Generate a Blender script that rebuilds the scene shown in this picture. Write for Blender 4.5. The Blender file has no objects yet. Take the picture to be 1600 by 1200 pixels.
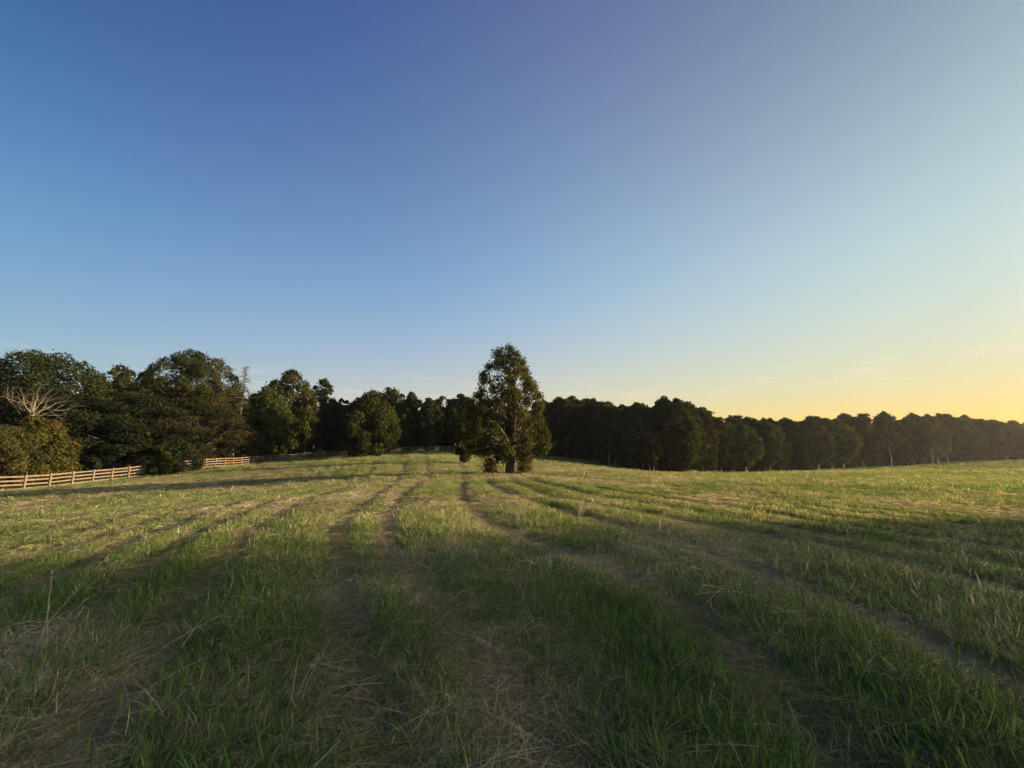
import bpy, math
import numpy as np
from mathutils import Vector

# ---------------------------------------------------------------- camera
sc = bpy.context.scene
EYE = 1.6
HAZE = 0.00016
FPX = 601.0                      # focal length in pixels of the 1600 px wide photograph
PITCH = math.atan(100 / 601)     # tilted up: the horizon is 100 px below the centre
cam = bpy.data.cameras.new('camera')
cam_ob = bpy.data.objects.new('camera', cam)
sc.collection.objects.link(cam_ob)
cam_ob.location = (0, 0, EYE)
cam_ob.rotation_euler = (math.pi / 2 + PITCH, 0, 0)
cam.sensor_width = 36
cam.lens = FPX / 1600 * 36
cam.clip_start = 0.05
cam.clip_end = 6000
sc.camera = cam_ob

# ---------------------------------------------------------------- sun and sky
SUN_EL, SUN_AZ = math.radians(8.0), math.radians(91.0)
SUN = Vector((math.sin(SUN_AZ) * math.cos(SUN_EL), math.cos(SUN_AZ) * math.cos(SUN_EL), math.sin(SUN_EL)))
EXPOSURE = 2.58
SKY_STRENGTH = 0.05
world = bpy.data.worlds.new('World')
sc.world = world
world.use_nodes = True
nt = world.node_tree
N, L = nt.nodes, nt.links
sky = N.new('ShaderNodeTexSky')
sky.sky_type = 'NISHITA'
sky.sun_disc = False
sky.sun_elevation = SUN_EL
sky.sun_rotation = SUN_AZ
sky.air_density, sky.dust_density, sky.ozone_density = 1.0, 0.6, 4.5
def wmath(op, a, b=None, clamp=False):
    n = N.new('ShaderNodeMath'); n.operation = op; n.use_clamp = clamp
    for i, v in enumerate((a, b)):
        if v is None: continue
        if isinstance(v, (int, float)): n.inputs[i].default_value = v
        else: L.new(v, n.inputs[i])
    return n.outputs[0]
def wvec(op, a, b=None):
    n = N.new('ShaderNodeVectorMath'); n.operation = op
    for i, v in enumerate((a, b)):
        if v is None: continue
        if isinstance(v, tuple): n.inputs[i].default_value = v
        else: L.new(v, n.inputs[i])
    return n
tc = N.new('ShaderNodeTexCoord')
dirv = wvec('NORMALIZE', tc.outputs['Generated']).outputs[0]
sep = N.new('ShaderNodeSeparateXYZ'); L.new(dirv, sep.inputs[0])
sh = Vector((SUN.x, SUN.y, 0)).normalized()
toward = wvec('DOT_PRODUCT', dirv, (sh.x, sh.y, 0)).outputs['Value']
toward = wmath('MULTIPLY', wmath('ADD', toward, 0.35), 0.85, True)          # 0 away from the sun .. 1 towards it
low = wmath('POWER', wmath('SUBTRACT', 1.0, wmath('MULTIPLY', wmath('ABSOLUTE', sep.outputs[2]), 1.9), True), 1.8)
warm = wmath('MULTIPLY', toward, low, True)                                 # dusty air low towards the sun
col = wvec('MULTIPLY', sky.outputs[0], (1.13, 0.89, 0.85)).outputs[0]
# exposure shoulder: bright air near the sun rolls off instead of clipping
scl = wvec('MULTIPLY', col, (0.13, 0.13, 0.13)).outputs[0]
den = wvec('ADD', scl, (1.0, 1.0, 1.0)).outputs[0]
col = wvec('DIVIDE', col, den).outputs[0]
# sunlit dust in the air, thicker towards the sun and low down
g = wmath('DIVIDE', wmath('ADD', wvec('DOT_PRODUCT', dirv, (sh.x, sh.y, 0)).outputs['Value'], 0.35), 1.03, True)
g = wmath('MULTIPLY', wmath('POWER', g, 1.45), wmath('SUBTRACT', 1.0, wmath('MULTIPLY', sep.outputs[2], 0.95), True))
gs = N.new('ShaderNodeVectorMath'); gs.operation = 'SCALE'; gs.inputs[0].default_value = (1.16, 1.12, 0.62); L.new(g, gs.inputs['Scale'])
col = wvec('ADD', col, gs.outputs[0]).outputs[0]
# clear blue scatter across the band at right angles to the sun
dd = wvec('DOT_PRODUCT', dirv, (sh.x, sh.y, 0)).outputs['Value']
pb = wmath('SUBTRACT', 1.0, wmath('MULTIPLY', dd, dd), True)
ps = N.new('ShaderNodeVectorMath'); ps.operation = 'SCALE'; ps.inputs[0].default_value = (0.08, 0.20, 0.42); L.new(wmath('POWER', pb, 2.0), ps.inputs['Scale'])
col = wvec('ADD', col, ps.outputs[0]).outputs[0]
mx = N.new('ShaderNodeMix'); mx.data_type = 'RGBA'; mx.blend_type = 'MULTIPLY'
mx.inputs[7].default_value = (0.88, 0.68, 0.30, 1)
L.new(warm, mx.inputs[0]); L.new(col, mx.inputs[6])
col = mx.outputs[2]
# measured balance of the evening sky (zenith, horizon band, sun side)
FIT = [(0.183, 0.4, 0.036), (-0.852, -1.363, -1.276), (0.142, 0.16, -0.064), (-1.007, -1.451, -0.868), (-0.417, -0.493, 0.143), (0.525, 0.581, 0.834), (2.046, 0.979, -1.036)]
zc = sep.outputs[2]
lb = wmath('POWER', wmath('SUBTRACT', 1.0, wmath('MULTIPLY', wmath('ABSOLUTE', zc), 2.2), True), 2.0)
for basis, c in zip((1.0, zc, dd, lb, wmath('MULTIPLY', lb, dd), pb, wmath('MULTIPLY', lb, pb)), FIT):
    fs = N.new('ShaderNodeVectorMath'); fs.operation = 'SCALE'; fs.inputs[0].default_value = c
    if isinstance(basis, float): fs.inputs['Scale'].default_value = basis
    else: L.new(basis, fs.inputs['Scale'])
    col = wvec('ADD', col, fs.outputs[0]).outputs[0]
col = wvec('MAXIMUM', col, (0.02, 0.04, 0.08)).outputs[0]
# aureole added close round the low sun, outside the view, to brighten shaded ground
au = wmath('POWER', wmath('MAXIMUM', wvec('DOT_PRODUCT', dirv, tuple(SUN)).outputs['Value'], 0.0), 30.0)
as_ = N.new('ShaderNodeVectorMath'); as_.operation = 'SCALE'; as_.inputs[0].default_value = (66.0, 57.0, 38.0); L.new(au, as_.inputs['Scale'])
col = wvec('ADD', col, as_.outputs[0]).outputs[0]
# a few faint far cloud streaks low over the woods
mp = N.new('ShaderNodeMapping'); mp.inputs['Scale'].default_value = (5, 5, 75); mp.inputs['Location'].default_value = (1.3, 0.2, 0.35)
L.new(dirv, mp.inputs[0])
nz = N.new('ShaderNodeTexNoise'); nz.inputs['Scale'].default_value = 1.6; nz.inputs['Detail'].default_value = 6; nz.inputs['Roughness'].default_value = 0.6
L.new(mp.outputs[0], nz.inputs['Vector'])
band = wmath('SUBTRACT', 1.0, wmath('MULTIPLY', wmath('ABSOLUTE', wmath('SUBTRACT', sep.outputs[2], 0.145)), 22.0), True)
cl = wmath('MULTIPLY', wmath('MULTIPLY', wmath('SUBTRACT', nz.outputs[0], 0.53), 5.0, True), wmath('MULTIPLY', band, 0.25))
mc = N.new('ShaderNodeMix'); mc.data_type = 'RGBA'
mc.inputs[7].default_value = (4.6, 3.6, 3.2, 1)
L.new(cl, mc.inputs[0]); L.new(col, mc.inputs[6])
bg = N['Background']
bg.inputs[1].default_value = SKY_STRENGTH
L.new(mc.outputs[2], bg.inputs[0])

sun_d = bpy.data.lights.new('sun', 'SUN')
sun_d.energy = 2.7
sun_d.angle = math.radians(0.6)
sun_d.color = (1.0, 0.72, 0.42)
sun_ob = bpy.data.objects.new('sun', sun_d)
sc.collection.objects.link(sun_ob)
sun_ob.rotation_euler = SUN.to_track_quat('Z', 'Y').to_euler()
sun_ob.location = SUN * 300

vs = sc.view_settings
vs.view_transform = 'Standard'; vs.look = 'None'; vs.exposure = EXPOSURE; vs.gamma = 1.0
sc.cycles.max_bounces = 6
sc.cycles.diffuse_bounces = 4
sc.cycles.transparent_max_bounces = 8
#END_HEADER

# ---------------------------------------------------------------- helpers
COL = sc.collection
def sight(px, py, depth):
    """world point seen at pixel (px, py) of the photograph, depth metres in front of the camera"""
    u, v = (px - 800) / FPX, (600 - py) / FPX
    dy = math.cos(PITCH) - v * math.sin(PITCH)
    dz = math.sin(PITCH) + v * math.cos(PITCH)
    return Vector((u / dy * depth, depth, EYE + dz / dy * depth))

def vnoise(x, y, seed=0):
    xi, yi = np.floor(x).astype(np.int64), np.floor(y).astype(np.int64)
    xf, yf = x - xi, y - yi
    u, v = xf * xf * (3 - 2 * xf), yf * yf * (3 - 2 * yf)
    def h(a, b):
        n = (a * 374761393 + b * 668265263 + seed * 974711) & 0xffffffff
        n = ((n ^ (n >> 13)) * 1274126177) & 0xffffffff
        return ((n ^ (n >> 16)) & 0xffff) / 65535.0
    return (h(xi, yi) * (1 - u) + h(xi + 1, yi) * u) * (1 - v) + (h(xi, yi + 1) * (1 - u) + h(xi + 1, yi + 1) * u) * v
def fbm(x, y, o=4, seed=0):
    s, a, t = 0.0, 1.0, 0.0
    for k in range(o):
        s = s + a * vnoise(x * 2 ** k + 17.3 * k, y * 2 ** k - 9.1 * k, seed + k); t += a; a *= 0.5
    return s / t

def mesh_np(name, verts, faces, mats, mat_idx=None, attrs=None, smooth=False):
    """verts (n,3); faces = list of (k, 4) or (k, 3) int arrays"""
    me = bpy.data.meshes.new(name)
    verts = np.asarray(verts, np.float32)
    me.vertices.add(len(verts)); me.vertices.foreach_set('co', verts.ravel())
    loops = np.concatenate([f.ravel() for f in faces]).astype(np.int32)
    tot = np.concatenate([np.full(len(f), f.shape[1]) for f in faces]).astype(np.int32)
    st = np.concatenate([[0], np.cumsum(tot)[:-1]]).astype(np.int32)
    me.loops.add(len(loops)); me.loops.foreach_set('vertex_index', loops)
    me.polygons.add(len(tot)); me.polygons.foreach_set('loop_start', st); me.polygons.foreach_set('loop_total', tot)
    for m in mats: me.materials.append(m)
    if mat_idx is not None: me.polygons.foreach_set('material_index', np.asarray(mat_idx, np.int32))
    me.polygons.foreach_set('use_smooth', np.full(len(tot), smooth))
    for k, (dom, v) in (attrs or {}).items():
        a = me.attributes.new(k, 'FLOAT', dom); a.data.foreach_set('value', np.asarray(v, np.float32))
    me.update(calc_edges=True)
    return me

def link(name, me, parent=None, loc=(0, 0, 0), rz=0.0):
    o = bpy.data.objects.new(name, me); COL.objects.link(o)
    o.location = loc; o.rotation_euler = (0, 0, rz)
    if parent: o.parent = parent
    return o
def tag(o, label=None, category=None, group=None, kind=None):
    for k, v in (('label', label), ('category', category), ('group', group), ('kind', kind)):
        if v: o[k] = v
    return o

class MB:
    """collects boxes, tubes and lumps into one mesh"""
    def __init__(s): s.v, s.q, s.t, s.n = [], [], [], 0
    def add(s, v, q=None, t=None):
        v = np.asarray(v, float); s.v.append(v)
        if q is not None and len(q): s.q.append(np.asarray(q) + s.n)
        if t is not None and len(t): s.t.append(np.asarray(t) + s.n)
        s.n += len(v)
    def box(s, c, size, bev=0.0, rot=None):
        x, y, z = [k / 2 for k in size]; b = bev
        if b <= 0:
            v = np.array([[i * x, j * y, k * z] for k in (-1, 1) for j in (-1, 1) for i in (-1, 1)])
            q = [[0, 2, 3, 1], [4, 5, 7, 6], [0, 1, 5, 4], [2, 6, 7, 3], [0, 4, 6, 2], [1, 3, 7, 5]]; t = None
        else:
            r = [(-x, -y + b), (-x + b, -y), (x - b, -y), (x, -y + b), (x, y - b), (x - b, y), (-x + b, y), (-x, y - b)]
            lay = [(-z, .0), (z - b, .0), (z, b)]
            v = []
            for zz, ins in lay:
                for (a, c_) in r: v.append([a * (1 - ins / x), c_ * (1 - ins / y), zz])
            v += [[0, 0, -z], [0, 0, z]]; v = np.array(v)
            q = [[l * 8 + i, l * 8 + (i + 1) % 8, l * 8 + 8 + (i + 1) % 8, l * 8 + 8 + i] for l in range(2) for i in range(8)]
            t = [[24, (i + 1) % 8, i] for i in range(8)] + [[25, 16 + i, 16 + (i + 1) % 8] for i in range(8)]
        if rot is not None: v = v @ np.array(rot).T
        s.add(v + np.asarray(c), q, t)
    def tube(s, pts, rad, n=7, cap=True):
        pts = np.asarray(pts, float); m = len(pts)
        rad = np.asarray(rad, float) if np.ndim(rad) else np.full(m, rad)
        d = np.gradient(pts, axis=0); d /= np.linalg.norm(d, axis=1)[:, None] + 1e-9
        ref = np.array([0.31, 0.95, 0.05]) if abs(d[0][1]) < .9 else np.array([1., 0, 0])
        a = np.cross(d, ref); a /= np.linalg.norm(a, axis=1)[:, None] + 1e-9
        b = np.cross(d, a)
        th = np.arange(n) * 2 * math.pi / n
        v = pts[:, None] + rad[:, None, None] * (np.cos(th)[None, :, None] * a[:, None] + np.sin(th)[None, :, None] * b[:, None])
        i = np.arange(m - 1)[:, None] * n; j = np.arange(n)[None]; j2 = (j + 1) % n
        q = np.stack([i + j, i + j2, i + n + j2, i + n + j], -1).reshape(-1, 4)
        v = v.reshape(-1, 3); t = None
        if cap:
            v = np.vstack([v, pts[-1] + d[-1] * rad[-1] * .5])
            t = [[(m - 1) * n + k, (m - 1) * n + (k + 1) % n, m * n] for k in range(n)]
        s.add(v, q, t)
    def mesh(s, name, mat, smooth=True):
        f = []
        if s.q: f.append(np.vstack(s.q))
        if s.t: f.append(np.vstack(s.t))
        return mesh_np(name, np.vstack(s.v), f, [mat], smooth=smooth)

# ---------------------------------------------------------------- materials
def newmat(name):
    m = bpy.data.materials.new(name); m.use_nodes = True
    m.node_tree.nodes.clear()
    return m, m.node_tree.nodes, m.node_tree.links
def rampnode(N, stops):
    r = N.new('ShaderNodeValToRGB'); e = r.color_ramp.elements
    e[0].position, e[0].color = stops[0][0], (*stops[0][1], 1)
    e[1].position, e[1].color = stops[-1][0], (*stops[-1][1], 1)
    for p, c in stops[1:-1]:
        k = e.new(p); k.color = (*c, 1)
    return r
def leaf_mat(name, stops, trans=0.35, tcol=1.3, attr='tint', kind='GEOMETRY', vary=0.0, rough=0.8):
    m, N, L = newmat(name)
    a = N.new('ShaderNodeAttribute'); a.attribute_name = attr; a.attribute_type = kind
    fac = a.outputs['Fac']
    if vary:
        oi = N.new('ShaderNodeObjectInfo')
        ma = N.new('ShaderNodeMath'); ma.operation = 'MULTIPLY_ADD'; ma.inputs[1].default_value = vary; L.new(oi.outputs['Random'], ma.inputs[0]); L.new(fac, ma.inputs[2])
        mb = N.new('ShaderNodeMath'); mb.operation = 'SUBTRACT'; mb.inputs[1].default_value = vary / 2; L.new(ma.outputs[0], mb.inputs[0]); fac = mb.outputs[0]
    r = rampnode(N, stops); L.new(fac, r.inputs[0])
    d = N.new('ShaderNodeBsdfDiffuse'); L.new(r.outputs[0], d.inputs[0])
    t = N.new('ShaderNodeBsdfTranslucent')
    tm = N.new('ShaderNodeMix'); tm.data_type = 'RGBA'; tm.blend_type = 'MULTIPLY'; tm.inputs[0].default_value = 1
    tm.inputs[7].default_value = (tcol, tcol, tcol * 0.6, 1); L.new(r.outputs[0], tm.inputs[6]); L.new(tm.outputs[2], t.inputs[0])
    mx = N.new('ShaderNodeMixShader'); mx.inputs[0].default_value = trans
    L.new(d.outputs[0], mx.inputs[1]); L.new(t.outputs[0], mx.inputs[2])
    o = N.new('ShaderNodeOutputMaterial'); L.new(mx.outputs[0], o.inputs[0])
    return m
def solid_mat(name, c1, c2, scale=(8, 8, 8), rough=0.85, bump=0.3, detail=6, dist=0.01):
    m, N, L = newmat(name)
    tc = N.new('ShaderNodeTexCoord'); mp = N.new('ShaderNodeMapping'); mp.inputs['Scale'].default_value = scale
    L.new(tc.outputs['Object'], mp.inputs[0])
    n = N.new('ShaderNodeTexNoise'); n.inputs['Scale'].default_value = 1; n.inputs['Detail'].default_value = detail; n.inputs['Roughness'].default_value = .65
    L.new(mp.outputs[0], n.inputs['Vector'])
    r = rampnode(N, [(0.3, c1), (0.7, c2)]); L.new(n.outputs[0], r.inputs[0])
    b = N.new('ShaderNodeBump'); b.inputs['Strength'].default_value = bump; b.inputs['Distance'].default_value = dist; L.new(n.outputs[0], b.inputs['Height'])
    p = N.new('ShaderNodeBsdfPrincipled'); p.inputs['Roughness'].default_value = rough
    L.new(r.outputs[0], p.inputs['Base Color']); L.new(b.outputs[0], p.inputs['Normal'])
    o = N.new('ShaderNodeOutputMaterial'); L.new(p.outputs[0], o.inputs[0])
    return m
M = {}
M['bark'] = solid_mat('bark', (.026, .021, .016), (.075, .060, .046), (9, 9, 2.2), bump=.8, dist=.03)
M['pale_bark'] = solid_mat('pale_bark', (.09, .075, .06), (.22, .19, .155), (7, 7, 3), bump=.5, dist=.02)
M['dead_wood'] = solid_mat('dead_wood', (.055, .046, .036), (.15, .125, .10), (6, 6, 3), bump=.4, dist=.02)
M['fence_wood'] = solid_mat('fence_wood', (.075, .058, .038), (.165, .130, .088), (14, 2.5, 14), bump=.35, dist=.006)
M['asphalt'] = solid_mat('asphalt', (.085, .083, .085), (.14, .135, .135), (3, 3, 3), bump=.2)
M['sign_metal'] = solid_mat('sign_metal', (.28, .28, .27), (.40, .40, .39), (5, 5, 5), rough=.5, bump=.05)
M['stone'] = solid_mat('stone', (.07, .067, .062), (.20, .19, .18), (3, 3, 3), bump=.6, dist=.05)
G0, G1, G2 = (.012, .017, .006), (.026, .032, .011), (.056, .056, .018)
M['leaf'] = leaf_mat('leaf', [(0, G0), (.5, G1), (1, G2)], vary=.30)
M['leaf_lone'] = leaf_mat('leaf_lone', [(0, (.020, .025, .009)), (.45, (.043, .047, .017)), (.85, (.085, .078, .028)), (1, (.12, .085, .035))])
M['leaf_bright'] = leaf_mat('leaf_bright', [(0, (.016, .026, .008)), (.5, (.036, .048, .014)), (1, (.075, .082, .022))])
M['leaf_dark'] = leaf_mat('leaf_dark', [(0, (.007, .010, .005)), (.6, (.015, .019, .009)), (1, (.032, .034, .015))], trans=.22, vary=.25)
M['leaf_autumn'] = leaf_mat('leaf_autumn', [(0, (.020, .028, .009)), (.5, (.042, .048, .014)), (.9, (.08, .062, .018)), (1, (.10, .035, .018))])
M['leaf_tan'] = leaf_mat('leaf_tan', [(0, (.030, .032, .013)), (.6, (.062, .060, .022)), (1, (.12, .10, .045))])
M['leaf_brown'] = leaf_mat('leaf_brown', [(0, (.010, .013, .006)), (.6, (.022, .024, .011)), (1, (.048, .042, .020))], vary=.2)
M['needle'] = leaf_mat('needle', [(0, (.010, .014, .006)), (.6, (.023, .027, .010)), (1, (.050, .048, .017))], trans=.2, vary=.25)

# ---------------------------------------------------------------- terrain
CP = []
def cp(px, py, d): p = sight(px, py, d); CP.append((p.x, p.y, p.z))
for a in ((15, 767.5, 37), (240, 742.5, 52.5), (315, 732, 61), (400, 724.5, 75), (474, 717.5, 94), (795, 740, 32), (1030, 743, 45), (1600, 737, 60), (1300, 737, 62),
          (1600, 718, 130), (1500, 723, 125), (1400, 729, 117), (1220, 738, 100), (1100, 741, 88), (1000, 736, 85), (930, 722, 92), (860, 713, 98), (760, 708, 100),
          (690, 706, 97), (620, 709, 93), (540, 712, 93), (100, 749, 49), (160, 738, 58), (20, 762, 44)): cp(*a)
CP += [(0, 0, 0), (5, 0, 0), (-5, 0, -.05), (0, 5, 0), (-6, 5, -.08), (6, 6, 0), (0, 10, -.03), (12, 10, -.05), (0, 20, -.25), (-12, 12, -.4), (-20, 25, -1.25), (20, 25, -.45),
       (40, 40, -1.2), (-30, 5, -1.9), (-50, -10, -3), (40, 5, -.4), (80, 10, -1.0), (0, -25, .2), (60, -25, -.6), (110, -40, -1), (120, 45, -2.6), (170, 80, -3), (-8, 60, -.2),
       (-80, 50, -2.3), (-80, 90, -1.2), (-110, 30, -2.6), (-110, 110, -1.2), (-60, 130, -.3), (0, 140, .5), (60, 140, -2.5), (140, 190, -3), (230, 130, -2.5), (0, -90, 0), (-90, -60, -3), (150, -90, -1), (-150, 60, -2), (200, 30, -2.5)]
CP = np.array(CP)
def _tps(r2): return np.where(r2 > 1e-9, .5 * r2 * np.log(np.maximum(r2, 1e-9)), 0)
_P = CP[:, :2] / 50
_K = _tps(((_P[:, None] - _P[None]) ** 2).sum(-1)) + 0.00002 * np.eye(len(_P))
_A = np.zeros((len(_P) + 3,) * 2); _A[:-3, :-3] = _K; _A[:-3, -3] = 1; _A[:-3, -2:] = _P; _A[-3, :-3] = 1; _A[-2:, :-3] = _P.T
_W = np.linalg.solve(_A, np.concatenate([CP[:, 2], [0, 0, 0]]))
def base_h(x, y):
    x, y = np.asarray(x, float), np.asarray(y, float)
    r = np.hypot(x, y); k = np.minimum(1, 210 / np.maximum(r, 1)); X, Y = x * k / 50, y * k / 50
    z = _W[-3] + _W[-2] * X + _W[-1] * Y
    for i in range(len(_P)): z = z + _W[i] * _tps((X - _P[i, 0]) ** 2 + (Y - _P[i, 1]) ** 2)
    return z + np.clip((r - 200) / 800, 0, 1) * 6

# mowing rows: curves x(y), numbered u; every whole u is a wheel track / swath edge
ROWS = [(-60, [0, 100], [-60, -100]), (-34, [0, 30, 100], [-34, -44, -70]), (-5, [1, 6.4, 14, 27, 60, 100], [-6.2, -8.4, -12, -16, -29, -44]),
        (-1, [1, 2.75, 6.4, 8, 14, 27, 60, 100], [-1.8, -2.5, -4.5, -5.2, -7.3, -10, -21, -35]),
        (0, [1, 2, 3.85, 6, 8, 10, 16, 27, 60, 100], [-.35, -.6, -1.54, -2.5, -3.46, -4, -5.3, -7.6, -16, -29]),
        (1, [1, 2, 3.2, 4.4, 6.4, 9.6, 16, 27.5, 60, 100], [.5, .3, -.21, -.87, -1.92, -3.1, -4.3, -5.9, -13, -23]),
        (2, [1, 2, 3, 4.2, 5.3, 6.9, 8.7, 13.7, 21, 30, 60, 100], [1.7, 1.68, 1.72, 1.7, 1.3, .34, -.58, -1.7, -2.6, -3.5, -8, -14]),
        (3, [1, 2.4, 3.85, 6, 9.6, 16, 21, 30, 60, 100], [3.1, 3.3, 3.5, 3, 1.6, -.3, -1.2, -1.8, -5, -8]),
        (4, [1, 4.4, 6.4, 9.6, 13.7, 20, 30, 60, 100], [5.9, 5.7, 5.1, 3.2, 1.4, .3, -.3, -3, -4]),
        (6, [1, 6, 9.6, 16, 22, 30, 60, 100], [9, 8, 6.4, 4, 2.6, 1.6, 0, 0]),
        (11, [1, 5, 9.6, 12.8, 19, 26, 34, 60, 100], [15.5, 14.5, 12.8, 10.7, 6.8, 4.4, 4, 5, 7]),
        (21, [1, 5, 10, 15, 20, 30, 45, 60, 100], [28, 26, 24, 21, 17, 12, 10, 13, 18]),
        (34, [1, 15, 30, 45, 60, 90, 110], [48, 42, 32, 26, 26, 32, 40]), (70, [0, 130], [100, 110])]
def row_u(x, y):
    x, y = np.asarray(x, float), np.asarray(y, float)
    C = [np.interp(y, ys, xs) for _, ys, xs in ROWS]; U = [r[0] for r in ROWS]
    u = U[0] + (x - C[0]) * .6
    for i in range(len(U) - 1):
        w = np.clip((x - C[i]) / np.maximum(C[i + 1] - C[i], .3), 0, 1)
        u = np.where(x >= C[i], U[i] + w * (U[i + 1] - U[i]), u)
    return u
def rut_d(x, y):
    """metres from the middle of the nearest wheel rut / swath edge"""
    u = row_u(x, y) + .10 * (fbm(x * .8, y * .5, 2, 5) - .5)
    du = np.abs(row_u(x + .1, y) - row_u(x - .1, y)) / .2
    dv = np.abs(row_u(x, y + .1) - row_u(x, y - .1)) / .2
    return np.abs(u - np.round(u)) / np.clip(np.hypot(du, dv), .25, 2.5)
def track(x, y):
    """0..1: how worn / straw covered the ground is"""
    u = row_u(x, y) + .16 * (fbm(x * .8, y * .8, 2, 5) - .5)
    k = np.round(u); du = np.abs(row_u(x + .1, y) - row_u(x - .1, y)) / .2
    d = np.abs(u - k) / np.clip(du, .25, 2.5)          # metres from the track's middle
    ki = (k + 1000).astype(np.int64)
    strong = vnoise(ki * 3.7, ki * 0.0 + .5, 9) * .65 + .35
    strong = np.where((k == 0) | (k == 1), 1.0, np.where((k == 2) | (k == -1), .85, strong))
    r = np.hypot(x, y)
    wid = .13 + .17 * fbm(x * .6, y * .5, 2, 21) + np.clip((r - 10) / 120, 0, .22)
    t = np.clip(1.35 - d / wid, 0, 1) * strong
    t = t * (.30 + 1.1 * fbm(x * .55, y * .35, 3, 3))
    patch = np.clip((fbm(x * .33, y * .33, 4, 31) - .54) * 7, 0, 1)
    return np.clip(t + (.12 + .75 * np.clip((r - 4) / 10, 0, 1)) * patch, 0, 1) * np.clip(1.15 - r / 160, .1, 1)
def ground_h(x, y):
    x, y = np.asarray(x, float), np.asarray(y, float)
    r = np.hypot(x, y); f = np.clip(1 - (r - 90) / 40, 0, 1)
    u = row_u(x, y)
    z = base_h(x, y)
    z = z - f * (.030 + .050 * np.clip((r - 5) / 10, 0, 1)) * np.exp(-(rut_d(x, y) / (.13 + .004 * np.clip(r, 0, 60))) ** 2) * (.35 + 1.0 * vnoise(x * .5, y * .3, 18))
    hu = u * 2 + .25 * (fbm(x * .5, y * .3, 2, 15) - .5); z = z - f * .035 * np.clip((r - 9) / 8, 0, 1) * np.clip(1 - np.abs(hu - np.round(hu)) * 4.5, 0, 1) * vnoise(x * .4, y * .25, 28)
    z = z + f * (-(.012 + .012 * np.clip((r - 6) / 12, 0, 1)) * np.cos(2 * math.pi * u) * (.4 + vnoise(x * .25, y * .25, 8)) + .10 * (fbm(x * .35, y * .35, 3, 11) - .5) + .05 * (fbm(x * 2.3, y * 2.3, 3, 12) - .5) * np.clip(1 - r / 40, .0, 1))
    return z
gh = lambda x, y: float(ground_h(np.array([x]), np.array([y]))[0])

def axis(lo, hi, n, d0):
    # fine near 0, growing outwards
    a, b = math.asinh(lo / d0), math.asinh(hi / d0)
    return d0 * np.sinh(np.linspace(a, b, n))
xs = axis(-1500, 1500, 620, 6.0); ys = axis(-400, 2500, 620, 5.0)
GX, GY = np.meshgrid(xs, ys)
GZ = ground_h(GX.ravel(), GY.ravel()); GT = track(GX.ravel(), GY.ravel())
ni, nj = len(ys), len(xs)
ii = (np.arange(ni - 1)[:, None] * nj + np.arange(nj - 1)[None]).ravel()
gm, N, L = newmat('field_soil')
at = N.new('ShaderNodeAttribute'); at.attribute_name = 'track'
tcg = N.new('ShaderNodeTexCoord')
n1 = N.new('ShaderNodeTexNoise'); n1.inputs['Scale'].default_value = 34; n1.inputs['Detail'].default_value = 8; n1.inputs['Roughness'].default_value = .7; L.new(tcg.outputs['Object'], n1.inputs['Vector'])
n2 = N.new('ShaderNodeTexNoise'); n2.inputs['Scale'].default_value = 2.2; n2.inputs['Detail'].default_value = 8; n2.inputs['Roughness'].default_value = .7; L.new(tcg.outputs['Object'], n2.inputs['Vector'])
gr = rampnode(N, [(.3, (.035, .045, .016)), (.5, (.085, .098, .034)), (.75, (.16, .155, .060))]); L.new(n1.outputs[0], gr.inputs[0])
br = rampnode(N, [(.3, (.030, .023, .016)), (.55, (.085, .066, .045)), (.8, (.20, .155, .105))]); L.new(n1.outputs[0], br.inputs[0])
ad = N.new('ShaderNodeMath'); ad.operation = 'MULTIPLY_ADD'; ad.inputs[1].default_value = 1.2; ad.inputs[2].default_value = -.68; L.new(n2.outputs[0], ad.inputs[0])
ad2 = N.new('ShaderNodeMath'); ad2.operation = 'ADD'; ad2.use_clamp = True; L.new(ad.outputs[0], ad2.inputs[0]); L.new(at.outputs['Fac'], ad2.inputs[1])
mixg = N.new('ShaderNodeMix'); mixg.data_type = 'RGBA'; L.new(ad2.outputs[0], mixg.inputs[0]); L.new(gr.outputs[0], mixg.inputs[6]); L.new(br.outputs[0], mixg.inputs[7])
bp = N.new('ShaderNodeBump'); bp.inputs['Strength'].default_value = .8; bp.inputs['Distance'].default_value = .05; L.new(n1.outputs[0], bp.inputs['Height'])
df = N.new('ShaderNodeBsdfDiffuse'); L.new(mixg.outputs[2], df.inputs[0]); L.new(bp.outputs[0], df.inputs['Normal'])
og = N.new('ShaderNodeOutputMaterial'); L.new(df.outputs[0], og.inputs[0])
ground = link('ground', mesh_np('ground', np.stack([GX.ravel(), GY.ravel(), GZ], 1), [np.stack([ii, ii + 1, ii + nj + 1, ii + nj], 1)], [gm], attrs={'track': ('POINT', GT)}, smooth=True))
tag(ground, kind='structure')

# road beyond the left fence, draped on the ground
rp = np.array([(-150 + 0, 8), (-110, 15), (-85, 26), (-66, 40), (-58.5, 50), (-56, 62), (-57, 75), (-60, 90), (-66, 115), (-75, 150)], float)
tt = np.linspace(0, len(rp) - 1, 160); rx = np.interp(tt, range(len(rp)), rp[:, 0]); ry = np.interp(tt, range(len(rp)), rp[:, 1])
for _ in range(30): rx[1:-1] = (rx[:-2] + rx[2:] + 2 * rx[1:-1]) / 4; ry[1:-1] = (ry[:-2] + ry[2:] + 2 * ry[1:-1]) / 4
dx, dy = np.gradient(rx), np.gradient(ry); ln = np.hypot(dx, dy); nx_, ny_ = dy / ln, -dx / ln
wv = np.linspace(-2.6, 2.6, 9)
RX = rx[:, None] + nx_[:, None] * wv; RY = ry[:, None] + ny_[:, None] * wv
RZ = ground_h(RX.ravel(), RY.ravel()) + .07
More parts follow.
